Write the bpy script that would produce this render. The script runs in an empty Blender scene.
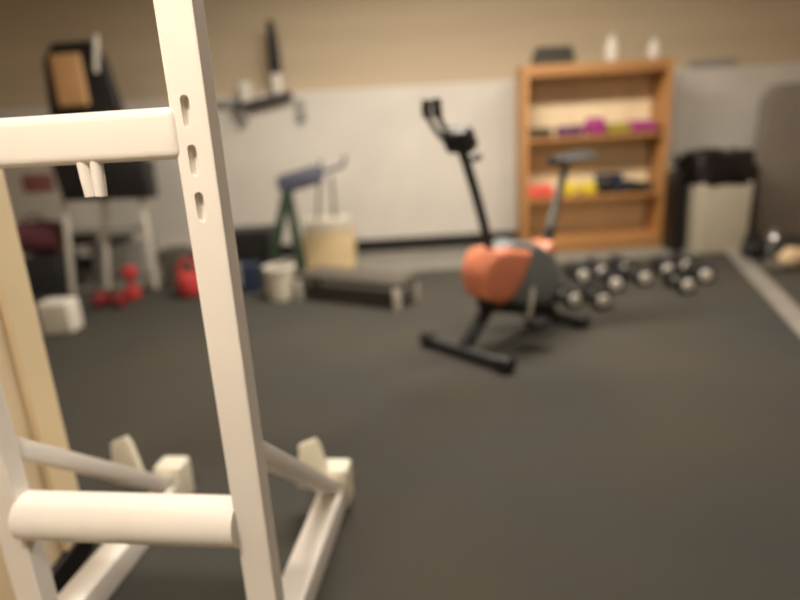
import bpy, bmesh, math, random
from mathutils import Vector, Matrix, Euler
random.seed(7)
SC = bpy.context.scene
COL = SC.collection
R = math.radians

# ------------------------------------------------------------------ camera
CAM_H = 1.05; PITCH = R(16.3); ROLL = R(3.4); FPX = 600.0
cF = Vector((0, math.cos(PITCH), -math.sin(PITCH)))
cR0 = Vector((1, 0, 0)); cU0 = Vector((0, math.sin(PITCH), math.cos(PITCH)))
cR = math.cos(ROLL)*cR0 - math.sin(ROLL)*cU0
cU = math.sin(ROLL)*cR0 + math.cos(ROLL)*cU0
cam_d = bpy.data.cameras.new('camera'); cam = bpy.data.objects.new('camera', cam_d); COL.objects.link(cam)
m = Matrix((cR, cU, -cF)).transposed().to_4x4(); m.translation = (0, 0, CAM_H)
cam.matrix_world = m
cam_d.sensor_width = 36; cam_d.lens = 36*FPX/800
cam_d.clip_start = 0.05
cam_d.dof.use_dof = True; cam_d.dof.focus_distance = 0.84; cam_d.dof.aperture_fstop = 1.3
SC.camera = cam

def ray(px, py):
    return cF + cR*((px-400)/FPX) + cU*((300-py)/FPX)
def gz(px, py, z=0.0):            # point of a level plane seen at a pixel
    d = ray(px, py); t = (z-CAM_H)/d.z
    return Vector((0, 0, CAM_H)) + d*t
def gy(px, py, Y):                # point of a fronto-parallel plane seen at a pixel
    d = ray(px, py); t = Y/d.y
    return Vector((0, 0, CAM_H)) + d*t

# ------------------------------------------------------------------ world, lights, exposure
w = bpy.data.worlds.new('world'); SC.world = w; w.use_nodes = True
w.node_tree.nodes['Background'].inputs[0].default_value = (1, .9, .78, 1)
w.node_tree.nodes['Background'].inputs[1].default_value = 0.12
def area(name, loc, size, power, col=(1, .91, .80), size_y=None):
    l = bpy.data.lights.new(name, 'AREA'); l.shape = 'RECTANGLE'; l.size = size; l.size_y = size_y or size
    l.energy = power; l.color = col
    o = bpy.data.objects.new(name, l); COL.objects.link(o); o.location = loc; return o
area('ceiling_lamp_front', (-0.9, -0.1, 2.42), 1.2, 60, size_y=.3)
area('wall_fill_light', (0.1, 3.2, 2.42), 1.4, 58, size_y=.3)  # unseen lamp, added and placed to brighten the back wall
area('shelf_fill_light', (1.7, 3.1, 2.42), 1.2, 24, size_y=.3)  # unseen fill, set forward so the bookcase interior is lit from the front
SC.view_settings.view_transform = 'Standard'; SC.view_settings.look = 'None'
SC.view_settings.gamma = 1; SC.view_settings.use_curve_mapping = False
SC.view_settings.exposure = 0.8

# ------------------------------------------------------------------ materials
def s2l(c):
    return tuple(((v/255)/12.92 if v/255 <= .04045 else ((v/255+.055)/1.055)**2.4) for v in c)
def mat(name, rgb, rough=.6, metal=0, var=.08, scale=12, bump=.0, bscale=60, spec=.5, stretch=None):
    m = bpy.data.materials.new(name); m.use_nodes = True
    nt = m.node_tree; b = nt.nodes['Principled BSDF']
    c = s2l(rgb)
    tc = nt.nodes.new('ShaderNodeTexCoord'); mp = nt.nodes.new('ShaderNodeMapping')
    nt.links.new(tc.outputs['Object'], mp.inputs[0])
    if stretch: mp.inputs['Scale'].default_value = stretch
    n = nt.nodes.new('ShaderNodeTexNoise'); n.inputs['Scale'].default_value = scale; n.inputs['Detail'].default_value = 5
    nt.links.new(mp.outputs[0], n.inputs['Vector'])
    r = nt.nodes.new('ShaderNodeValToRGB')
    r.color_ramp.elements[0].position = .3; r.color_ramp.elements[1].position = .7
    r.color_ramp.elements[0].color = tuple(max(0, v*(1-var*2)) for v in c)+(1,)
    r.color_ramp.elements[1].color = tuple(min(1, v*(1+var)) for v in c)+(1,)
    nt.links.new(n.outputs['Fac'], r.inputs[0]); nt.links.new(r.outputs[0], b.inputs['Base Color'])
    b.inputs['Roughness'].default_value = rough; b.inputs['Metallic'].default_value = metal
    b.inputs['Specular IOR Level'].default_value = spec
    if bump:
        n2 = nt.nodes.new('ShaderNodeTexNoise'); n2.inputs['Scale'].default_value = bscale
        nt.links.new(tc.outputs['Object'], n2.inputs['Vector'])
        bp = nt.nodes.new('ShaderNodeBump'); bp.inputs['Strength'].default_value = bump; bp.inputs['Distance'].default_value = .01
        nt.links.new(n2.outputs['Fac'], bp.inputs['Height']); nt.links.new(bp.outputs[0], b.inputs['Normal'])
    return m
M = dict(
    rubber=mat('black_rubber', (88, 84, 77), .85, var=.12, scale=1.3, bump=.3, bscale=150, spec=.3),
    concrete=mat('grey_concrete', (134, 130, 119), .8, var=.1, scale=5, bump=.2),
    strip=mat('worn_grey_edging', (138, 132, 122), .6, var=.1, scale=6),
    wall_low=mat('white_painted_masonry', (214, 208, 197), .75, var=.04, scale=2.5, bump=.25, bscale=9),
    wall_up=mat('beige_wall_paint', (198, 180, 152), .8, var=.04, scale=1.5, stretch=(.3, 1, 4)),
    cream=mat('cream_wall_paint', (232, 212, 176), .7, var=.04, scale=3),
    creamtrim=mat('yellow_cream_trim', (240, 220, 180), .6, var=.03, scale=3),
    ceil=mat('ceiling_paint', (225, 215, 200), .9, var=.03),
    white=mat('white_enamel', (240, 234, 226), .35, var=.02, scale=5),
    offwhite=mat('off_white_plastic', (225, 218, 205), .5, var=.03),
    greycap=mat('ivory_plastic_cap', (232, 226, 206), .5, var=.03),
    black=mat('black_vinyl', (24, 22, 22), .5, var=.15),
    blackbag=mat('black_plastic_film', (22, 17, 19), .35, var=.2, bump=.8, bscale=18),
    dark=mat('dark_plastic', (46, 46, 46), .5, var=.1),
    tan=mat('tan_vinyl', (205, 158, 108), .6, var=.06, scale=6),
    red=mat('red_vinyl', (184, 58, 58), .5, var=.08), darkred=mat('dark_red_vinyl', (130, 32, 34), .5, var=.1),
    maroon=mat('maroon_fabric', (104, 58, 66), .9, var=.2, scale=9),
    grey=mat('grey_plastic', (150, 147, 140), .5, var=.05),
    bin=mat('pale_grey_bin_plastic', (180, 171, 150), .55, var=.04),
    bluegrey=mat('blue_grey_vinyl', (78, 80, 94), .6, var=.08),
    green=mat('dark_green_enamel', (44, 62, 44), .5, var=.1),
    navy=mat('navy_plastic', (34, 44, 66), .5, var=.1),
    card=mat('cream_cardboard', (216, 192, 146), .8, var=.05), cardlid=mat('pale_card_lid', (206, 198, 178), .8, var=.04),
    steel=mat('brushed_steel', (170, 168, 160), .35, metal=.6, var=.04),
    chrome=mat('chrome', (225, 225, 225), .15, metal=1, var=.02),
    iron=mat('black_cast_iron', (30, 29, 28), .6, var=.15, scale=30),
    orange=mat('orange_plastic', (224, 136, 102), .4, var=.04), slate=mat('slate_grey_plastic', (118, 124, 124), .45, var=.05),
    wood=mat('orange_pine', (186, 134, 80), .5, var=.12, scale=5, stretch=(1, 1, .15)),
    woodh=mat('orange_pine_shelf', (178, 128, 78), .5, var=.12, scale=5, stretch=(.15, 1, 1)),
    ply=mat('pale_plywood', (242, 220, 180), .7, var=.06, scale=4, stretch=(1, 1, .2)),
    magenta=mat('magenta_neoprene', (160, 50, 120), .6, var=.06), purple=mat('purple_neoprene', (98, 50, 96), .6, var=.08),
    olive=mat('olive_yellow_neoprene', (160, 148, 54), .6, var=.06), darkolive=mat('dark_olive_neoprene', (62, 58, 40), .6, var=.1),
    coral=mat('coral_neoprene', (232, 92, 74), .6, var=.04), yellow=mat('yellow_neoprene', (226, 200, 50), .6, var=.04),
    bluk=mat('blue_black_neoprene', (32, 34, 56), .6, var=.1), plum=mat('plum_neoprene', (118, 38, 52), .6, var=.06),
    taupe=mat('taupe_mat_cover', (128, 117, 106), .75, var=.05, scale=4),
    beige=mat('beige_cloth', (196, 170, 134), .9, var=.1), brown=mat('dark_brown_board', (84, 78, 68), .7, var=.08),
    wine=mat('faded_red_print', (150, 96, 92), .8, var=.05),
)

# ------------------------------------------------------------------ mesh helpers
def xf(bm, geom, mtx):
    bmesh.ops.transform(bm, matrix=mtx, verts=geom)
def box(bm, c, s, rot=None, bev=0.0, seg=2, taper=1.0):
    t = bmesh.new(); bmesh.ops.create_cube(t, size=1)
    for v in t.verts:
        k = taper if v.co.z < 0 else 1.0
        v.co = Vector((v.co.x*s[0]*k, v.co.y*s[1]*k, v.co.z*s[2]))
    if bev: bmesh.ops.bevel(t, geom=list(t.edges), offset=bev, segments=seg, profile=.6, affect='EDGES')
    mt = Matrix.Translation(c) @ (rot.to_4x4() if rot else Matrix())
    t.transform(mt); merge(bm, t)
def merge(bm, t):
    me = bpy.data.meshes.new('tmp'); t.to_mesh(me); t.free(); bm.from_mesh(me); bpy.data.meshes.remove(me)
def frame(d, up=Vector((0, 0, 1))):
    d = d.normalized()
    if abs(d.dot(up)) > .98: up = Vector((0, 1, 0))
    x = up.cross(d).normalized(); y = d.cross(x)
    return Matrix((x, y, d)).transposed()
def bar(bm, a, b, wx, wy=None, bev=.004, up=Vector((0, 0, 1))):   # rectangular tube a->b
    a = Vector(a); b = Vector(b); d = b-a
    box(bm, (a+b)/2, (wx, wy or wx, d.length), rot=frame(d, up), bev=bev)
def tube(bm, pts, r, n=14, caps=True):
    pts = [Vector(p) for p in pts]; rs = r if isinstance(r, (list, tuple)) else [r]*len(pts)
    rings = []
    fx = None
    for i, p in enumerate(pts):
        d = (pts[min(i+1, len(pts)-1)]-pts[max(i-1, 0)])
        f = frame(d) if fx is None else None
        if f is None:
            dz = d.normalized(); x = (fx - dz*fx.dot(dz)).normalized(); y = dz.cross(x)
        else: x = f.col[0]; y = f.col[1]
        fx = x
        rings.append([bm.verts.new(p + (x*math.cos(2*math.pi*k/n)+y*math.sin(2*math.pi*k/n))*rs[i]) for k in range(n)])
    for i in range(len(rings)-1):
        for k in range(n):
            bm.faces.new((rings[i][k], rings[i][(k+1) % n], rings[i+1][(k+1) % n], rings[i+1][k]))
    if caps: bm.faces.new(rings[0][::-1]); bm.faces.new(rings[-1])
def smoothpts(pts, n=6):
    pts = [Vector(p) for p in pts]; out = []
    for i in range(len(pts)-1):
        p0 = pts[max(i-1, 0)]; p1 = pts[i]; p2 = pts[i+1]; p3 = pts[min(i+2, len(pts)-1)]
        for k in range(n):
            t = k/n
            out.append(.5*((2*p1)+(p2-p0)*t+(2*p0-5*p1+4*p2-p3)*t*t+(3*p1-p0-3*p2+p3)*t**3))
    out.append(pts[-1]); return out
def lathe(bm, prof, c=(0, 0, 0), n=24, rot=None):     # prof: (r, z)
    t = bmesh.new(); rings = []
    for r, z in prof:
        rings.append([t.verts.new((max(r, 1e-4)*math.cos(2*math.pi*k/n), max(r, 1e-4)*math.sin(2*math.pi*k/n), z)) for k in range(n)])
    for i in range(len(rings)-1):
        for k in range(n): t.faces.new((rings[i][k], rings[i][(k+1) % n], rings[i+1][(k+1) % n], rings[i+1][k]))
    t.faces.new(rings[0][::-1]); t.faces.new(rings[-1])
    t.transform(Matrix.Translation(c) @ (rot.to_4x4() if rot else Matrix())); merge(bm, t)
def prism(bm, poly, y0, y1, bev=.0, seg=2):    # poly in (x,z), extruded along y
    t = bmesh.new()
    a = [t.verts.new((x, y0, z)) for x, z in poly]
    f = t.faces.new(a); r = bmesh.ops.extrude_face_region(t, geom=[f])
    vs = [v for v in r['geom'] if isinstance(v, bmesh.types.BMVert)]
    for v in vs: v.co.y = y1
    bmesh.ops.recalc_face_normals(t, faces=list(t.faces))
    if bev:
        es = [e for e in t.edges if abs(e.verts[0].co.y-e.verts[1].co.y) < 1e-6]
        bmesh.ops.bevel(t, geom=es, offset=bev, segments=seg, profile=.5, affect='EDGES')
    merge(bm, t)
def obj(name, bm, m, parent=None, loc=None, rz=0, smooth=True):
    bmesh.ops.recalc_face_normals(bm, faces=list(bm.faces))
    me = bpy.data.meshes.new(name); bm.to_mesh(me); bm.free()
    me.materials.append(M[m] if isinstance(m, str) else m)
    if smooth:
        for p in me.polygons: p.use_smooth = True
        me.set_sharp_from_angle(angle=R(35))
    o = bpy.data.objects.new(name, me); COL.objects.link(o)
    if parent: o.parent = parent
    if loc is not None: o.location = loc
    o.rotation_euler.z = rz
    return o
def B(): return bmesh.new()
def thing(name, label, cat, loc=(0, 0, 0), rz=0, group=None):
    o = bpy.data.objects.new(name, None); COL.objects.link(o); o.empty_display_size = .1
    o.location = loc; o.rotation_euler.z = rz; o['label'] = label; o['category'] = cat
    if group: o['group'] = group
    return o
def tag(o, label, cat, group=None):
    o['label'] = label; o['category'] = cat
    if group: o['group'] = group
    return o
def struct(name, bm, m):
    o = obj(name, bm, m, smooth=False); o['kind'] = 'structure'; return o
def dup(root, loc, rz, label, mats=None):
    r = root.copy(); COL.objects.link(r); r.location = loc; r.rotation_euler.z = rz; r['label'] = label
    for ch in list(root.children):
        c = ch.copy(); COL.objects.link(c); c.parent = r
        for g in ch.children:
            d = g.copy(); COL.objects.link(d); d.parent = c
    return r

rr = [n for n in M['rubber'].node_tree.nodes if n.type == 'VALTORGB'][0]
rr.color_ramp.elements[0].color = s2l((58, 58, 54))+(1,); rr.color_ramp.elements[1].color = s2l((70, 65, 55))+(1,)
ZC = -0.012      # level of the bare concrete
WALL = 5.2
# ------------------------------------------------------------------ room shell
b = B(); box(b, (0, 1.35, ZC-.05), (9.4, 7.9, .1)); struct('floor', b, 'concrete')
pA = gz(731, 259); pB = gz(800, 337); sd = (pB-pA).normalized(); sn = Vector((-sd.y, sd.x, 0))
matY = gz(400, 272).y
# rubber matting, left (main) field: polygon up to the diagonal strip
def slab(poly, z0, z1):
    bm = B(); vs = [bm.verts.new((p[0], p[1], z0)) for p in poly]
    f = bm.faces.new(vs); r = bmesh.ops.extrude_face_region(bm, geom=[f])
    for v in r['geom']:
        if isinstance(v, bmesh.types.BMVert): v.co.z = z1
    return bm
def along(Y, off): return pA + sn*off + sd*((Y-(pA+sn*off).y)/sd.y)
struct('floor', slab([(-4.2, -2.2), along(-2.2, 0)[:2], along(matY, 0)[:2], (-4.2, matY)], ZC, 0), 'rubber')
struct('floor', slab([along(-2.2, .12)[:2], (4.2, -2.2), (4.2, 5.19), (along(4.62, .12).x, 5.19), along(4.62, .12)[:2]], ZC, 0), 'rubber')
st0 = along(4.62, .06); st1 = along(-2.2, .06)
b = B(); box(b, ((st0+st1)/2+Vector((0, 0, ZC/2+.003))), (.114, (st1-st0).length, .016), rot=Matrix.Rotation(math.atan2(sd.y, sd.x)+math.pi/2, 3, 'Z'), bev=.002)
struct('trim_1', b, 'strip')

LZ = gy(400, 86, WALL).z
b = B(); box(b, (0, WALL+.06, (LZ+ZC)/2), (9.2, .12, LZ-ZC), bev=.006); struct('wall_back', b, 'wall_low')
b = B(); box(b, (0, WALL+.17, 1.3), (9.2, .1, 2.6)); struct('wall_back_upper', b, 'wall_up')
b = B(); box(b, (0, WALL-.012, ZC+.055), (9.0, .024, .11), bev=.004); struct('baseboard_back', b, 'black')
b = B(); box(b, (-4.3, 1.35, 1.3), (.1, 7.9, 2.6)); struct('wall_left', b, 'wall_low')
b = B(); box(b, (4.3, 1.35, 1.3), (.1, 7.9, 2.6)); struct('wall_right', b, 'wall_up')
b = B(); box(b, (0, -2.3, 1.3), (8.6, .1, 2.6)); struct('wall_front', b, 'wall_up')
b = B(); box(b, (0, 1.45, 2.55), (8.8, 7.8, .1)); struct('ceiling', b, 'ceil')
# partition on the near left
pp = gz(92, 548)
b = B(); box(b, (pp.x-.07, (pp.y-.012-1.2)/2, 1.25), (.12, pp.y-.012+1.2, 2.499)); struct('wall_partition', b, 'cream')
b = B(); box(b, (pp.x-.005, pp.y-.05, 1.28), (.016, .1, 2.42), bev=.003); struct('trim_2', b, 'creamtrim')
b = B(); box(b, (pp.x-.002, (pp.y-1.2)/2, .035), (.02, pp.y+1.2, .07), bev=.003); struct('baseboard_left', b, 'black')

# ------------------------------------------------------------------ white rack in the foreground
YAW = R(-8.0)
rk = thing('squat_rack', 'white square-tube steel rack frame in the foreground at left', 'exercise rack', (0, 0, 0))
RD = Vector((math.sin(-YAW), math.cos(YAW), 0)); RR = Vector((math.cos(YAW), math.sin(YAW), 0))
A0 = gz(272, 640, .07); A0.z = 0
A0 = Vector((A0.x, A0.y, 0))
B0 = A0 - RR*.50
rk.location = A0; rk.rotation_euler.z = YAW
# local frame: x along RR, y along RD
TW, TD = .060, .042
def upright(x):
    bm = B(); box(bm, (x, 0, 1.05), (TW, TD, 1.95), bev=.004)
    return bm
def upobj(x, slots):
    o = obj('upright', upright(x), 'white', rk, smooth=False)
    if slots:
        cb = B()
        for z in slots:
            t = bmesh.new(); n = 10; vs = []
            for k in range(2*n):
                a = math.pi*k/(n-1) if k < n else math.pi+math.pi*(k-n)/(n-1)
                cz = .017 if k < n else -.017
                vs.append(t.verts.new((x-.004+.007*math.cos(a), -.06, z+cz+.007*math.sin(a))))
            f = t.faces.new(vs); r = bmesh.ops.extrude_face_region(t, geom=[f])
            for v in r['geom']:
                if isinstance(v, bmesh.types.BMVert): v.co.y = -.006
            bmesh.ops.recalc_face_normals(t, faces=list(t.faces)); merge(cb, t)
        c = obj('cut', cb, 'white', rk)
        md = o.modifiers.new('b', 'BOOLEAN'); md.object = c; md.operation = 'DIFFERENCE'; md.solver = 'EXACT'
        dg = bpy.context.evaluated_depsgraph_get()
        me = bpy.data.meshes.new_from_object(o.evaluated_get(dg)); o.modifiers.clear(); o.data = me
        bpy.data.objects.remove(c)
    return o
def zA(py, px):   # height on the right upright for a pixel
    return gy(px, py, A0.y).z
zs0 = zA(112, 187); zst = zs0-zA(160, 194)
upobj(0, [zs0+zst*k for k in (0, -1, -2)])
upobj(-.50, [zs0+zst*k for k in (0, -1, -2)])
zl = zA(522, 252); zu = zA(133, 180)
LB = .028
b = B(); tube(b, [(-.50+TW/2-.003, .0, zl), (-TW/2+.003, .0, zl)], [.047, .047], n=28, caps=True); obj('lower_crossbeam', b, 'white', rk)
b = B(); box(b, (-.265, 0.0, zu), (.49, .05, .078), bev=.016, seg=4); obj('upper_crossbeam', b, 'white', rk)
b = B(); box(b, (-.25, 0, 1.99), (.56, .06, .06), bev=.005); obj('top_crossbeam', b, 'white', rk)
FL = .60
for x in (0, -.50):
    b = B(); box(b, (x, .12, .037), (.072, .88, .074), bev=.01, seg=3); f = obj('foot', b, 'white', rk)
    b = B(); box(b, (x+.004, .56+.0, .062), (.085, .075, .124), bev=.012, seg=3); obj('end_cap', b, 'greycap', f)
    b = B(); bar(b, (x, .01, .50), (x, .52, .07), .05, .035, bev=.004); br = obj('brace', b, 'white', rk)
    b = B(); prism(b, [(-.045, -.03), (.06, -.05), (.03, .10), (.018, .12), (-.03, .10)], -.010, .010, bev=.003)
    b.transform(Matrix.Translation((x-(.055 if x == 0 else .125), .535, .10))); obj('peg_plate', b, 'greycap', br)
b = B()
hx = gy(105, 170, A0.y+.05); hl = (Vector((hx.x, hx.y, 0))-A0)
hxl = hl.dot(RR)
for dx in (-.0115, .0115):
    tube(b, [(hxl+dx, -.012, zu-.03), (hxl+dx*.9, -.012, zu-.06), (hxl+dx*.8, -.012, zu-.090)], [.010, .010, .009], n=14)
obj('hook', b, 'white', rk)

# ------------------------------------------------------------------ helpers for placed boxes
def px_box(name, m, x0, x1, ytop, ybot, depth, z0=0.0, bev=.01, parent=None, taper=1.0, dY=0.0, rz=0):
    """box whose front foot is seen at ybot and whose front top is seen at ytop"""
    c = gz((x0+x1)/2, ybot, z0); Y = c.y
    a = gy(x0, (ytop+ybot)/2, Y); d = gy(x1, (ytop+ybot)/2, Y); t = gy((x0+x1)/2, ytop, Y)
    W_ = d.x-a.x; H = t.z-z0; X = (a.x+d.x)/2
    bm = B(); box(bm, (0, depth/2, H/2), (W_, depth, H), bev=bev, seg=3, taper=taper)
    o = obj(name, bm, m, parent, loc=(X, Y+dY, z0), rz=rz)
    return o, W_, H

# ------------------------------------------------------------------ bookshelf
bs0 = gz(520, 255, ZC); BY = bs0.y
BL = gy(524, 160, BY).x; BR_ = gy(668, 155, BY).x; BT = gy(597, 61, BY).z-ZC; BW = BR_-BL
BD = min(.30, WALL-.03-BY)
sh = thing('bookshelf', 'orange pine bookcase holding coloured dumbbells against the back wall', 'shelf', ((BL+BR_)/2, BY, ZC))
T = .035
for s in (-1, 1):
    b = B(); box(b, (s*(BW/2-T/2), BD/2, BT/2), (T, BD, BT), bev=.003); obj('side_panel', b, 'wood', sh)
b = B(); box(b, (0, BD/2, BT-.045), (BW-2*T-.001, BD, .085), bev=.003); obj('top_panel', b, 'woodh', sh)
b = B(); box(b, (0, BD-.008, BT/2), (BW-2*T-.001, .012, BT-.1), bev=0); obj('back_panel', b, 'ply', sh)
def shz(py, px=597): return gy(px, py, BY).z-ZC
S1 = shz(135); S2 = shz(195); S3 = shz(237)
for z in (S1, S2):
    b = B(); box(b, (0, BD/2-.008, z-.015), (BW-2*T-.001, BD-.02, .03), bev=.002); obj('shelf', b, 'woodh', sh)
b = B(); box(b, (0, BD/2-.006, S3/2), (BW-2*T-.001, BD-.016, S3), bev=.003); obj('plinth', b, 'woodh', sh)

# small dumbbells, axis along depth
def dumbbell_parts(root, R_, L, head_m, handle_m, hexa=True, capm=None):
    n = 6 if hexa else 20
    hl = L*.3
    for s in (-1, 1):
        bm = B(); y0 = s*(L/2); prof = [(R_*.72, -hl/2), (R_, -hl/2+hl*.18), (R_, hl/2-hl*.18), (R_*.72, hl/2)]
        lathe(bm, prof, c=(0, s*(L/2-hl/2), 0), n=n, rot=Matrix.Rotation(R(90), 3, 'X'))
        z = R_*(math.cos(R(30)) if hexa else 1)
        bm.transform(Matrix.Translation((0, 0, z)) )
        h = obj('weight_head', bm, head_m, root)
        if capm:
            bm = B(); lathe(bm, [(R_*.6, -.004), (R_*.6, .006), (R_*.5, .012)], c=(0, s*(L/2+.002), z), n=18, rot=Matrix.Rotation(R(90)*(1 if s < 0 else -1), 3, 'X'))
            obj('end_cap', bm, capm, h)
    bm = B(); z = R_*(math.cos(R(30)) if hexa else 1)
    tube(bm, smoothpts([(0, -L/2+hl*.8, z), (0, -L*.1, z), (0, L*.1, z), (0, L/2-hl*.8, z)], 4), R_*.36, n=14)
    obj('handle', bm, handle_m, root)
def shelf_db(px, zs, Rr, m, label, grp, rz=0, yoff=.10, L=.17):
    X = gy(px, 160, BY+.05).x
    # keep along the leaning picture vertical: use the shelf's own height row
    X = gy(px, 130 if zs == S1 else 188, BY+.05).x
    t = thing('dumbbell', label, 'dumbbell', (X, BY+yoff, ZC+zs+.001), rz, grp)
    dumbbell_parts(t, Rr, L, m, m, hexa=True)
    return t
g1 = 'small coloured dumbbells on the upper bookcase shelf'; g2 = 'small coloured dumbbells on the lower bookcase shelf'
shelf_db(534.5, S1, .044, 'darkolive', 'dark olive small dumbbell at the left end of the bookcase upper shelf', g1)
shelf_db(547, S1, .042, 'darkolive', 'dark olive small dumbbell second from the left on the bookcase upper shelf', g1)
shelf_db(564, S1, .044, 'purple', 'dark purple small dumbbell left of its purple twin on the bookcase upper shelf', g1)
shelf_db(577.5, S1, .046, 'purple', 'dark purple small dumbbell directly left of the big magenta one on the upper shelf', g1)
shelf_db(596.5, S1, .073, 'magenta', 'large magenta dumbbell in the middle of the bookcase upper shelf', g1)
shelf_db(613, S1, .046, 'olive', 'yellow-olive small dumbbell just right of the large magenta one', g1)
shelf_db(624, S1, .046, 'olive', 'yellow-olive small dumbbell left of the magenta ones at the right of the upper shelf', g1)
shelf_db(636, S1, .050, 'magenta', 'small magenta dumbbell right of the yellow-olive pair on the upper shelf', g1)
shelf_db(648.5, S1, .048, 'magenta', 'small magenta dumbbell beside the plum red one on the upper shelf', g1)
shelf_db(658.5, S1, .024, 'plum', 'plum red small dumbbell at the right end of the upper shelf', g1)
shelf_db(534, S2, .053, 'coral', 'coral red dumbbell at the far left of the bookcase lower shelf', g2)
shelf_db(547.5, S2, .053, 'coral', 'coral red dumbbell left of the bike seat post on the lower shelf', g2)
shelf_db(571, S2, .056, 'yellow', 'yellow dumbbell nearer the bike seat post on the lower shelf', g2)
shelf_db(589.5, S2, .053, 'yellow', 'yellow dumbbell beside the dark blue-black ones on the lower shelf', g2)
shelf_db(604, S2, .056, 'black', 'black dumbbell just right of the yellow pair on the lower shelf', g2)
shelf_db(619, S2, .060, 'bluk', 'blue-black dumbbell in the middle of the dark cluster on the lower shelf', g2)
shelf_db(634, S2, .050, 'black', 'black dumbbell right of the blue-black one on the lower shelf', g2)
shelf_db(647, S2, .040, 'black', 'small black dumbbell at the right end of the lower shelf', g2)
# resting on top of the two dark ones: a dark wrap
Xa = gy(611, 175, BY+.05).x
b = B(); box(b, (0, 0, .022), (.20, .12, .044), bev=.018, seg=4)
tag(obj('folded_wrap', b, 'bluk', loc=(Xa, BY+.10, .002+ZC+S2+.060*.866*2)), 'blue-black folded wrap lying over the dark dumbbells of the lower shelf', 'strap')

# on top of the bookcase
def top_obj(px): return gy(px, 60, BY+.12)
ttop = ZC+BT+.0005
X = top_obj(553).x
t = thing('dumbbell_tray', 'dark olive bumpy tray of small weights at the left on top of the bookcase', 'tray', (X, BY+.12, ttop))
b = B(); box(b, (0, 0, .036), (.30, .15, .07), bev=.012); obj('tray_body', b, 'darkolive', t)
for k in range(4):
    b = B(); lathe(b, [(.02, -.06), (.032, -.05), (.032, .05), (.02, .06)], c=(-.105+.07*k, 0, .095), n=16, rot=Matrix.Rotation(R(90), 3, 'X')); obj('weight', b, 'dark', t)
def bottle(px, h, r, label, name='bottle'):
    X = top_obj(px).x
    t = thing(name, label, 'bottle', (X, BY+.12, ttop))
    b = B(); lathe(b, [(r*.9, 0), (r, .01), (r, h*.62), (r*.45, h*.8), (r*.4, h*.86)]); obj('bottle_body', b, 'offwhite', t)
    b = B(); lathe(b, [(r*.48, h*.855), (r*.48, h*.98), (r*.4, h)]); obj('cap', b, 'cardlid', t)
bottle(611, .19, .05, 'taller white bottle on top of the bookcase')
bottle(653, .15, .04, 'shorter white bottle near the right end of the bookcase top')

# ------------------------------------------------------------------ exercise bike
bc = Vector((.57, 2.82, 0))
uv = Vector((-.76, -.65, 0)).normalized(); bang = math.atan2(uv.y, uv.x)
bk = thing('exercise_bike', 'orange and grey upright exercise bike standing in front of the bookcase', 'exercise bike', bc, bang)
# local: +x = forwards (handlebars), +y = left of the rider
def vis(px, py):     # pixel -> local coordinates in the bike's mid plane
    d = ray(px, py); o = Vector((0, 0, CAM_H)); n = Vector((-uv.y, uv.x, 0))
    t = (bc-o).dot(n)/d.dot(n); p = o+d*t-bc
    return Vector((p.dot(uv), 0, p.z))
pr = [vis(*p) for p in [(470, 262), (480, 248), (500, 241), (530, 243), (549, 252), (556, 268), (553, 290), (538, 303), (505, 306), (477, 305), (466, 295), (464, 278)]]
poly = [(p.x*.80-.03, p.z) for p in pr]
b = B(); prism(b, poly, -.065, .065, bev=.03, seg=4); obj('housing', b, 'slate', bk)
b = B(); prism(b, [((p.x)*.8-.02, p.z) for p in [vis(*q_) for q_ in [(466, 292), (552, 292), (545, 313), (475, 315)]]], -.055, .055, bev=.012); obj('shadow_skirt', b, 'black', bk)  # black skirt stands in for the dark shadow under the housing
fr = [vis(*p) for p in [(465, 266), (474, 252), (492, 247), (522, 248), (519, 262), (510, 280), (498, 297), (484, 305), (470, 300), (463, 284)]]
b = B(); prism(b, [(p.x*.80+.01, p.z) for p in fr], -.09, .09, bev=.035, seg=4); obj('front_cover', b, 'orange', bk)
p1 = vis(541, 246)
b = B(); box(b, (p1.x-.01, 0, p1.z-.01), (.07, .12, .05), rot=Matrix.Rotation(R(35), 3, 'Y'), bev=.015, seg=3); obj('rear_accent', b, 'orange', bk)
# mast
mp = [vis(*p) for p in [(489, 248), (484, 225), (476, 195), (468, 168), (462, 150), (459, 141)]]
b = B(); tube(b, smoothpts(mp, 5), .021, n=16); obj('handlebar_post', b, 'dark', bk)
c0 = vis(459, 140)
b = B(); box(b, (c0.x, 0, c0.z), (.07, .14, .10), rot=Matrix.Rotation(R(30), 3, 'Y'), bev=.02, seg=3); cs = obj('console', b, 'dark', bk)
b = B(); box(b, (c0.x-.045, 0, c0.z+.02), (.006, .09, .05), rot=Matrix.Rotation(R(30), 3, 'Y'), bev=.002); obj('screen', b, 'slate', cs)
g0 = vis(432, 100); g1_ = vis(433, 117); g2_ = vis(446, 135)
for s in (-1, 1):
    b = B(); tube(b, smoothpts([(c0.x, s*.02, c0.z-.02), (g2_.x, s*.025, g2_.z-.01), (g1_.x, s*.03, g1_.z)], 6), .011, n=12); hb = obj('handlebar', b, 'dark', bk)
    b = B(); tube(b, smoothpts([(g1_.x, s*.03, g1_.z), (g0.x+.005, s*.03, (g0.z+g1_.z)/2), (g0.x, s*.028, g0.z)], 5), .019, n=14); obj('grip', b, 'black', hb)
k0 = vis(472, 160)
b = B(); tube(b, [(k0.x+.02, 0, k0.z), (k0.x-.045, 0, k0.z+.012)], [.011, .018], n=14); obj('tension_knob', b, 'dark', bk)
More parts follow.
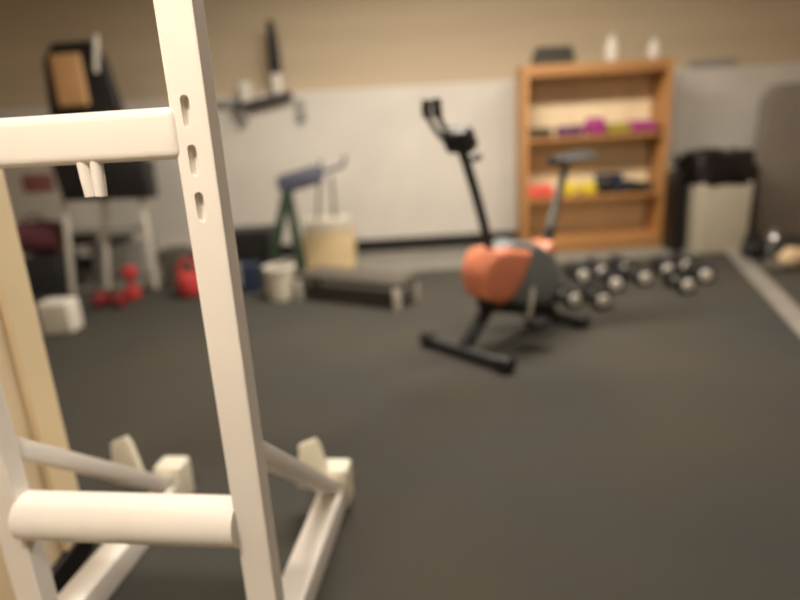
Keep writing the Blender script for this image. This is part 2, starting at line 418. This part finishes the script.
# seat
sp = [vis(*p) for p in [(545, 250), (556, 205), (566, 165)]]
b = B(); tube(b, [sp[0], sp[1], sp[2]], .019, n=16); obj('seat_post', b, 'slate', bk)
b = B(); tube(b, [sp[0]*.98+sp[1]*.02, sp[0]*.5+sp[1]*.5], .027, n=16); obj('post_sleeve', b, 'dark', bk)
s0 = vis(568, 159)
def saddle():
    bm = B(); nx = 14; ny = 12; rows = []
    for i in range(nx+1):
        t = i/nx; x = -.13+.27*t
        wd = .105*(1-t)**.5*.9+.028 if t > .1 else .08+.3*t
        if t > .93: wd *= .75
        row = []
        for j in range(ny):
            a = 2*math.pi*j/ny
            zz = .022*math.sin(a); zz += (.015*(1-t)**2)
            row.append(bm.verts.new((s0.x+x, wd*math.cos(a), s0.z+zz)))
        rows.append(row)
    for i in range(nx):
        for j in range(ny): bm.faces.new((rows[i][j], rows[i][(j+1) % ny], rows[i+1][(j+1) % ny], rows[i+1][j]))
    bm.faces.new(rows[0][::-1]); bm.faces.new(rows[-1]); return bm
obj('seat', saddle(), 'dark', bk)
# lower frame and stabilizers
hb_z = .20
b = B(); bar(b, (.14, 0, .26), (.38, 0, .05), .05, .04); obj('front_frame', b, 'black', bk)
b = B(); bar(b, (-.12, 0, .26), (-.31, 0, .05), .05, .04); obj('rear_frame', b, 'black', bk)
for x, hw in ((.38, .24), (-.31, .17)):
    b = B(); tube(b, [(x, -hw, .035), (x, hw, .035)], .026, n=16); st = obj('stabilizer', b, 'dark', bk)
    for s in (-1, 1):
        b = B(); tube(b, [(x, s*(hw-.03), .037), (x, s*(hw+.03), .037)], [.036, .033], n=16); obj('end_cap', b, 'black', st)
cz = .27
for s in (-1, 1):
    ang = R(-70) if s > 0 else R(110)
    e = Vector((.155*math.cos(ang), s*.115, cz+.155*math.sin(ang)))
    b = B(); bar(b, (0, s*.10, cz), (e.x, s*.115, e.z), .022, .012, bev=.003); cr = obj('crank', b, 'steel', bk)
    b = B(); box(b, (e.x, s*.165, e.z), (.10, .09, .028), bev=.008); obj('pedal', b, 'black', cr)
# ------------------------------------------------------------------ dumbbells on the floor
gf = 'black iron dumbbells on the floor in front of the bookcase'
proto = thing('iron_dumbbell', 'black iron dumbbell', 'dumbbell', (0, 0, 0), 0, gf)
dumbbell_parts(proto, .056, .20, 'iron', 'steel', hexa=False, capm='offwhite')
fl = [(552, 296, .1, 'black iron dumbbell nearest the bike, leftmost of the floor row'),
      (572, 311, .25, 'black iron dumbbell second from the bike, in the front of the floor row'),
      (603, 312, .1, 'black iron dumbbell lying farthest forward in the floor row'),
      (619, 294, -.1, 'black iron dumbbell behind and right of the farthest forward one'),
      (583, 285, .1, 'black iron dumbbell in the rear of the row behind the two forward ones'),
      (645, 288, .1, 'black iron dumbbell in the middle of the floor row below the bookcase right side'),
      (671, 279, -.1, 'black iron dumbbell with bright cap below the black sack on the floor'),
      (688, 296, .1, 'black iron dumbbell lying in front between the two at the right end'),
      (709, 285, -.1, 'black iron dumbbell with bright cap at the right end of the floor row'),
      (602, 281, .1, 'black iron dumbbell at the back edge of the matting left of the row middle'),
      (627, 278, .05, 'black iron dumbbell at the back edge of the matting below the middle of the bookcase'),
      (690, 275, -.1, 'black iron dumbbell at the back edge of the matting in front of the trash bin')]
for i, (px, py, rz, lab) in enumerate(fl):
    p = gz(px, py)
    p.y += .13
    if i == 0: proto.location = p; proto.rotation_euler.z = rz; proto['label'] = lab
    else: dup(proto, p, rz, lab)

# ------------------------------------------------------------------ right hand corner
o, W_, H_ = px_box('bin_body', 'bin', 699, 751, 183, 253, .34, z0=ZC, taper=.96, bev=.02)
loc = o.location.copy()
tr = thing('trash_bin', 'pale grey trash bin with a black bag folded over its rim', 'trash bin', loc)
o.parent = tr; o.location = (0, 0, 0)
b = B()
Lz = H_; hh = gy(720, 152, loc.y).z-ZC-H_
def bagring(bm):
    n = 40; rows = []
    prof = [(-.08, 1.02), (.0, 1.05), (.6, 1.06), (.95, 1.0), (1.0, .85), (.85, .5), (.80, .05)]
    for k, (zz, sc) in enumerate(prof):
        row = []
        for j in range(n):
            a = 2*math.pi*j/n
            cx = abs(math.cos(a))**.45*math.copysign(1, math.cos(a)); cy = abs(math.sin(a))**.45*math.copysign(1, math.sin(a))
            jit = 1+.05*math.sin(a*9+k)+.03*random.random()
            row.append(bm.verts.new((cx*W_/2*sc*jit+(.02 if False else 0), .17+cy*.17*sc*jit, Lz+zz*hh*(1+.05*math.sin(a*5)))))
        rows.append(row)
    for i in range(len(rows)-1):
        for j in range(n): bm.faces.new((rows[i][j], rows[i][(j+1) % n], rows[i+1][(j+1) % n], rows[i+1][j]))
    bm.faces.new(rows[-1]); 
bagring(b); obj('bin_bag', b, 'blackbag', tr)
# black tall bag between bookcase and bin
o, W2, H2 = px_box('black_bag', 'blackbag', 673, 685, 172, 251, .2, z0=ZC, bev=.02, dY=-.03)
l2 = o.location.copy(); t = thing('black_sack', 'tall black plastic sack wedged between the bookcase and the trash bin', 'bag', l2)
o.parent = t; o.location = (0, 0, 0); o.name = 'sack_body'
b = B(); lathe(b, [(.05, 0), (.035, .03), (.045, .07), (.062, .11), (.05, .13)], c=(.0, .12, H2-.006), n=18)
b.transform(Matrix.Diagonal((.75, .75, 1, 1)))
obj('sack_neck', b, 'blackbag', t)
# black box behind the bin (dark upright seen right of the bin)
o, _, _ = px_box('folding_board', 'black', 758, 764, 166, 252, .03, z0=ZC, bev=.006, dY=.10)
tag(o, 'narrow black folded board standing upright between the trash bin and the tall grey-brown mat', 'board')
# tall padded mat
c = gz(770, 255, 0); MY = 4.72
xl = gy(758, 170, MY).x; zt = gy(790, 83, MY).z
def rrect(w_, h_, r_):
    pts = [(0, 0), (w_, 0)]
    for k in range(7):
        a = R(0+90*k/6); pts.append((w_-r_+r_*math.cos(a), h_-r_+r_*math.sin(a)))
    for k in range(7):
        a = R(90+90*k/6); pts.append((r_+r_*math.cos(a), h_-r_+r_*math.sin(a)))
    return pts
b = B(); prism(b, rrect(.9, zt, .14), 0, .09, bev=.02, seg=3)
tag(obj('crash_mat', b, 'taupe', loc=(xl, MY, 0)), 'tall grey-brown padded mat with rounded corners standing at the right edge', 'mat')
# things in front of it
def lump(name, m, px, pz, r, lab, cat, sq=(1, 1, 1), z=0.0):
    p = gz(px, pz, z); bm = B(); bmesh.ops.create_icosphere(bm, subdivisions=3, radius=r)
    for v in bm.verts:
        v.co += v.co.normalized()*r*.08*math.sin(v.co.x*60+v.co.z*45)
        v.co = Vector((v.co.x*sq[0], v.co.y*sq[1], v.co.z*sq[2]))
    mz = min(v.co.z for v in bm.verts)
    for v in bm.verts: v.co.z -= mz
    p.y += r*sq[1]; return tag(obj(name, bm, m, loc=p), lab, cat)
p = gz(766, 262)
t = thing('kettlebell', 'small dark kettlebell at the foot of the tall grey-brown mat', 'kettlebell', (p.x-.03, p.y+.13, 0))
b = B(); lathe(b, [(.035, 0), (.06, .02), (.072, .06), (.06, .105), (.03, .125)], n=24); obj('bell', b, 'iron', t)
b = B(); tube(b, smoothpts([(-.045, 0, .10), (-.052, 0, .15), (-.02, 0, .185), (.02, 0, .185), (.052, 0, .15), (.045, 0, .10)], 5), .012, n=12); obj('handle', b, 'iron', t)
for k, (px, py, lab, hh2) in enumerate([(779, 262, 'chrome cylindrical weight standing upright by the dark kettlebell', .17), (778, 270, 'short chrome weight lying lowest by the grey diagonal floor strip', .07)]):
    p = gz(px, py); t = thing('chrome_weight', lab, 'weight', (p.x-(0 if k == 0 else .04), p.y+(.09 if k == 0 else -.02), 0), 0, 'chrome weights at the right edge')
    if k == 0:
        b = B(); lathe(b, [(.044, 0), (.05, .01), (.05, hh2-.01), (.042, hh2)], n=24); obj('weight_body', b, 'chrome', t)
        b = B(); lathe(b, [(.014, hh2-.002), (.014, hh2+.03), (.01, hh2+.034)], n=16); obj('stem', b, 'steel', t)
    else:
        b = B(); lathe(b, [(.03, -.05), (.038, -.045), (.038, .045), (.03, .05)], c=(0, 0, .038), n=24, rot=Matrix.Rotation(R(80), 3, 'X')); obj('weight_body', b, 'chrome', t)
        b = B(); lathe(b, [(.012, -.075), (.012, .075)], c=(0, 0, .038), n=14, rot=Matrix.Rotation(R(80), 3, 'X')); obj('stem', b, 'steel', t)
lump('beige_cloth', 'beige', 800, 272, .09, 'crumpled beige cloth at the right edge in front of the tall mat', 'cloth', (1.1, .8, .8))

# ------------------------------------------------------------------ centre-left background
o, _, _ = px_box('lower', 'card', 304, 354, 232, 270, .26, z0=0, bev=.006); l3 = o.location.copy()
t = thing('storage_box', 'cream cardboard box with a paler lid standing against the back wall', 'box', l3)
o.parent = t; o.location = (0, 0, 0); o.name = 'box_body'
wd = o.dimensions.x if False else (gy(354, 250, l3.y).x-gy(304, 250, l3.y).x); hb = gy(330, 232, l3.y).z
b = B(); box(b, (0, .13, hb+.045), (wd*.93, .25, .09), bev=.01); obj('lid', b, 'cardlid', t)
# flat bench
q0 = gz(300, 300); q1 = gz(397, 311); bl = (q1-q0).length; 
t = thing('flat_bench', 'low dark flat bench with pale steel end legs in front of the cream box', 'bench', (q0+q1)/2, math.atan2((q1-q0).y, (q1-q0).x))
hz = .135
b = B(); box(b, (0, .12, hz+.02), (bl+.06, .24, .035), bev=.01, seg=3); obj('bench_pad', b, 'brown', t)
for s in (-1, 1):
    for y in (.01, .23):
        b = B(); bar(b, (s*(bl/2), y, 0), (s*(bl/2), y, hz), .035, .035); obj('leg', b, 'steel' if False else 'offwhite', t)
b = B(); bar(b, (-bl/2, .12, .06), (bl/2, .12, .06), .04, .03); obj('stretcher', b, 'brown', t)
for s in (-1, 1):
    b = B(); bar(b, (s*bl/2, .0, .06), (s*bl/2, .24, .06), .03, .03); obj('stretcher', b, 'brown', t)

# A-frame padded stand
c = gz(290, 282, 0); AY = c.y
def L(px, py): 
    p = gy(px, py, AY); return Vector((p.x-c.x, 0, p.z))
t = thing('padded_stand', 'dark green A-frame stand with a blue-grey padded top beside the cream box', 'exercise stand', (c.x, AY, 0))
a = L(278, 186); d = L(322, 173)
b = B(); bar(b, a, d, .13, .12, bev=.045, up=Vector((0, 1, 0))); obj('padded_top', b, 'bluegrey', t)
top = L(287, 184)
for (px, py, yy) in ((270, 286, -.10), (270, 286, .12), (304, 286, -.10), (304, 286, .12)):
    e = L(px, py); b = B(); tube(b, [(top.x, yy*.2, top.z), (e.x, yy, .0)], .024, n=12); obj('leg', b, 'green', t)
b = B(); e0 = L(322, 172); e1 = L(343, 166); tube(b, [e0, e1], .014, n=12); tube(b, [e1+Vector((0,0,-.0)), L(345, 156)], .012, n=12); obj('side_arm', b, 'bluegrey', t)
for (x0, y0, x1, y1) in ((321, 160, 317, 222), (331, 176, 335, 218)):
    b = B(); tube(b, [L(x0, y0), L(x1, y1)], .009, n=10); obj('hanging_rod', b, 'dark', t)

# things around its foot
o, W5, H5 = px_box('crate_body', 'black', 229, 271, 234, 278, .25, z0=0, bev=.01)
l5 = o.location.copy(); H6 = H5
t = thing('black_crate', 'black storage crate left of the green A-frame stand', 'crate', l5); o.parent = t; o.location = (0, 0, 0)
b = B(); box(b, (0, .125, H5+.01), (W5+.015, .27, .03), bev=.008); obj('lid', b, 'dark', t)
o, _, _ = px_box('blue_tub', 'navy', 241, 259, 264, 293, .10, bev=.012); tag(o, 'small navy blue tub on the floor in front of the black crate', 'tub')
o, _, _ = px_box('grey_block', 'grey', 224, 242, 266, 287, .10, bev=.008); tag(o, 'small grey block on the floor left of the navy blue tub', 'block')
p = gz(283, 297); t = thing('bucket', 'pale cream bucket at the foot of the green A-frame stand', 'bucket', (p.x, p.y-.03, 0))
b = B(); lathe(b, [(.075, 0), (.08, .005), (.098, .215), (.092, .215), (.074, .012)], n=28); obj('bucket_body', b, 'cardlid', t)
b = B(); lathe(b, [(.0985, .195), (.104, .2), (.104, .218), (.0985, .222), (.0915, .222), (.0915, .195)], n=28); obj('rim', b, 'offwhite', t)

# sloping rail shelf on the wall with things on it
rz0 = gy(236, 108, WALL-.06); rz1 = gy(292, 94, WALL-.06)
t = thing('wall_rail', 'dark sloping rail fixed at the top of the white lower wall', 'rail', (rz0.x, WALL-.06, rz0.z))
dv = Vector((rz1.x-rz0.x, 0, rz1.z-rz0.z))
b = B(); bar(b, (0, 0, 0), dv, .12, .05, bev=.008, up=Vector((0, 0, 1))); obj('rail_bar', b, 'dark', t)
b = B(); box(b, (.06, .0, -.06), (.03, .118, .10), bev=.004); obj('bracket', b, 'grey', t)
b = B(); box(b, (-.12, .03, .045), (.24, .055, .05), bev=.01); obj('end_block', b, 'grey', t)
def onrail(px, f):
    X = gy(px, 95, WALL-.06).x; k = (X-rz0.x)/dv.x
    return Vector((X, WALL-.06, rz0.z+dv.z*k+.026+f))
p = onrail(245, 0); t = thing('cup', 'pale cup standing on the sloping wall rail', 'cup', p)
b = B(); lathe(b, [(.045, 0), (.062, .15), (.058, .15), (.04, .008)], n=20); obj('cup_body', b, 'offwhite', t)
b = B(); tube(b, smoothpts([(.052, 0, .035), (.09, 0, .045), (.09, 0, .10), (.058, 0, .11)], 5), .006, n=10); obj('handle', b, 'offwhite', t)
p = onrail(278, 0); t = thing('bottle', 'tall bottle with long black top and pale body on the wall rail', 'bottle', p)
b = B(); lathe(b, [(.038, 0), (.042, .01), (.042, .13), (.03, .16)], n=20); obj('bottle_body', b, 'offwhite', t)
b = B(); lathe(b, [(.040, .158), (.048, .18), (.048, .36), (.036, .46), (.026, .54), (.012, .55)], n=20); obj('bottle_top', b, 'iron', t)
p = gy(301, 110, WALL-.03)
b = B(); box(b, (0, 0, 0), (.07, .05, .17), bev=.012, seg=3)
tag(obj('wall_bracket', b, 'grey', loc=(p.x, WALL-.025, p.z)), 'small grey box fixed to the wall right of the sloping rail', 'wall box')
p = gy(712, 70, WALL+.06)
b = B(); box(b, (0, 0, .03), (.36, .09, .06), bev=.015, seg=3)
tag(obj('ledge_tray', b, 'grey', loc=(p.x, WALL+.06, LZ)), 'low grey tray on the wall ledge right of the bookcase', 'tray')

# ------------------------------------------------------------------ left: knee raise station behind the rack beam
c = gz(108, 290, 0); KY = c.y
def K(px, py, y=0.0):
    p = gy(px, py, KY+y); return Vector((p.x-c.x, y, p.z))
t = thing('weight_machine', 'white-legged exercise chair machine with tall black back and tan pad', 'exercise machine', (c.x, KY, 0))
bp = [K(*p) for p in [(42, 60), (50, 43), (88, 40), (102, 55), (124, 118), (146, 166), (55, 166)]]
b = B(); prism(b, [(p.x, p.z) for p in bp], .0, .07, bev=.018, seg=3); obj('back_panel', b, 'black', t)
a = K(51, 55); d = K(91, 106)
b = B(); box(b, ((a.x+d.x)/2, -.02, (a.z+d.z)/2), (d.x-a.x, .05, a.z-d.z), bev=.02, seg=3); obj('tan_pad', b, 'tan', t)
b = B(); e0 = K(96, 72, -.03); e1 = K(96, 35, -.03)
tube(b, [e0, e1], .017, n=14); obj('handle', b, 'offwhite', t)
sp_ = [K(*p, -.02) for p in [(56, 160), (150, 160), (156, 197), (70, 200)]]
b = B(); prism(b, [(p.x, p.z) for p in sp_], -.12, .05, bev=.02, seg=3); obj('seat', b, 'black', t)
for (x0, y0, x1, yy) in ((63, 190, 71, -.05), (104, 190, 107, .05), (140, 190, 156, -.05)):
    a = K(x0, y0, yy); d = K(x1, 285, yy); d.z = 0
    b = B(); bar(b, d, a, .031, .030, bev=.004, up=Vector((0, 1, 0))); obj('leg', b, 'offwhite', t)
a = K(68, 232); d = K(148, 228)
b = B(); bar(b, a, d, .03, .03); obj('crossbar', b, 'grey', t)
# stuff behind it
o, W7, H7 = px_box('tub_body', 'grey', 78, 134, 253, 284, .28, bev=.02); l7 = o.location.copy()
o.location.y += .22; l7.y += .22
t = thing('grey_tub', 'low light grey storage tub behind the white machine legs', 'tub', l7); o.parent = t; o.location = (0, 0, 0)
b = B(); box(b, (0, .14, H7+.008), (W7+.02, .30, .025), bev=.008); obj('rim', b, 'grey', t)
z7 = H7+.02
p = gy(84, 246, l7.y+.1); b = B(); box(b, (0, 0, .045), (.18, .16, .09), bev=.03, seg=4)
tag(obj('folded_cloth', b, 'darkolive', loc=(p.x, l7.y+.13, z7)), 'dark olive folded cloth on the left of the light grey tub', 'cloth')
p = gy(120, 250, l7.y+.1); b = B(); box(b, (0, 0, .03), (.17, .16, .06), bev=.02, seg=4)
tag(obj('folded_cloth', b, 'dark', loc=(p.x, l7.y+.13, z7)), 'charcoal folded cloth on the right of the light grey tub', 'cloth')
o, _, _ = px_box('dark_box', 'brown', 158, 182, 252, 290, .2, bev=.01); tag(o, 'dark brown box between the machine and the red kettlebell', 'box'); o.location.y += .06
# red weights
def kb(px, py, s, m, lab):
    p = gz(px, py); t = thing('kettlebell', lab, 'kettlebell', (p.x, p.y+.06, 0))
    b = B(); lathe(b, [(.05*s, 0), (.085*s, .02*s), (.10*s, .08*s), (.085*s, .14*s), (.04*s, .17*s)], n=26); obj('bell', b, m, t)
    b = B(); tube(b, smoothpts([(-.055*s, 0, .14*s), (-.065*s, 0, .2*s), (-.03*s, 0, .245*s), (.03*s, 0, .245*s), (.065*s, 0, .2*s), (.055*s, 0, .14*s)], 5), .015*s, n=12); obj('handle', b, m, t)
kb(190, 298, 1.0, 'red', 'bright red kettlebell on the floor just left of the rack upright')
p = gz(133, 299); t = thing('dumbbell', 'bright red dumbbell standing on end beside the right machine leg', 'dumbbell', (p.x, p.y+.02, 0))
for z0 in (0, .15):
    b = B(); lathe(b, [(.04, z0), (.055, z0+.012), (.055, z0+.063), (.04, z0+.075)], n=8); obj('weight_head', b, 'red', t)
b = B(); lathe(b, [(.022, .07), (.022, .155)], n=14); obj('handle', b, 'red', t)
p = gz(110, 308); t = thing('dumbbell', 'dark red dumbbell lying in front of the machine legs', 'dumbbell', (p.x, p.y+.03, 0), R(82))
dumbbell_parts(t, .058, .20, 'darkred', 'darkred')
# duffel and crate
o, W8, H8 = px_box('dark_crate', 'dark', 24, 60, 258, 296, .3, bev=.01); l8 = o.location.copy(); tag(o, 'dark crate under the maroon bag at the left', 'crate')
t = thing('duffel_bag', 'maroon fabric bag resting on the dark crate', 'bag', (l8.x-.03, l8.y+.15, H8))
b = B(); lathe(b, [(.07, -.15), (.115, -.13), (.125, 0), (.115, .13), (.07, .15)], c=(0, 0, .1265), n=24, rot=Matrix.Rotation(R(90), 3, 'Y'))
obj('bag_body', b, 'maroon', t)
b = B(); tube(b, smoothpts([(-.07, -.05, .20), (-.05, -.05, .28), (.05, -.05, .28), (.07, -.05, .20)], 5), .009, n=10); obj('strap', b, 'maroon', t)
p0 = gy(38, 183, WALL-.01)
b = B(); box(b, (0, 0, 0), (.26, .012, .15), bev=.003)
tag(obj('wall_sign', b, 'wine', loc=(p0.x, WALL-.0075, p0.z)), 'small faded red sign on the white wall at the far left', 'sign')
# white step block
o, _, _ = px_box('white_block', 'offwhite', 38, 70, 303, 335, .14, bev=.02); tag(o, 'white plastic block on the floor beside the cream partition', 'block')
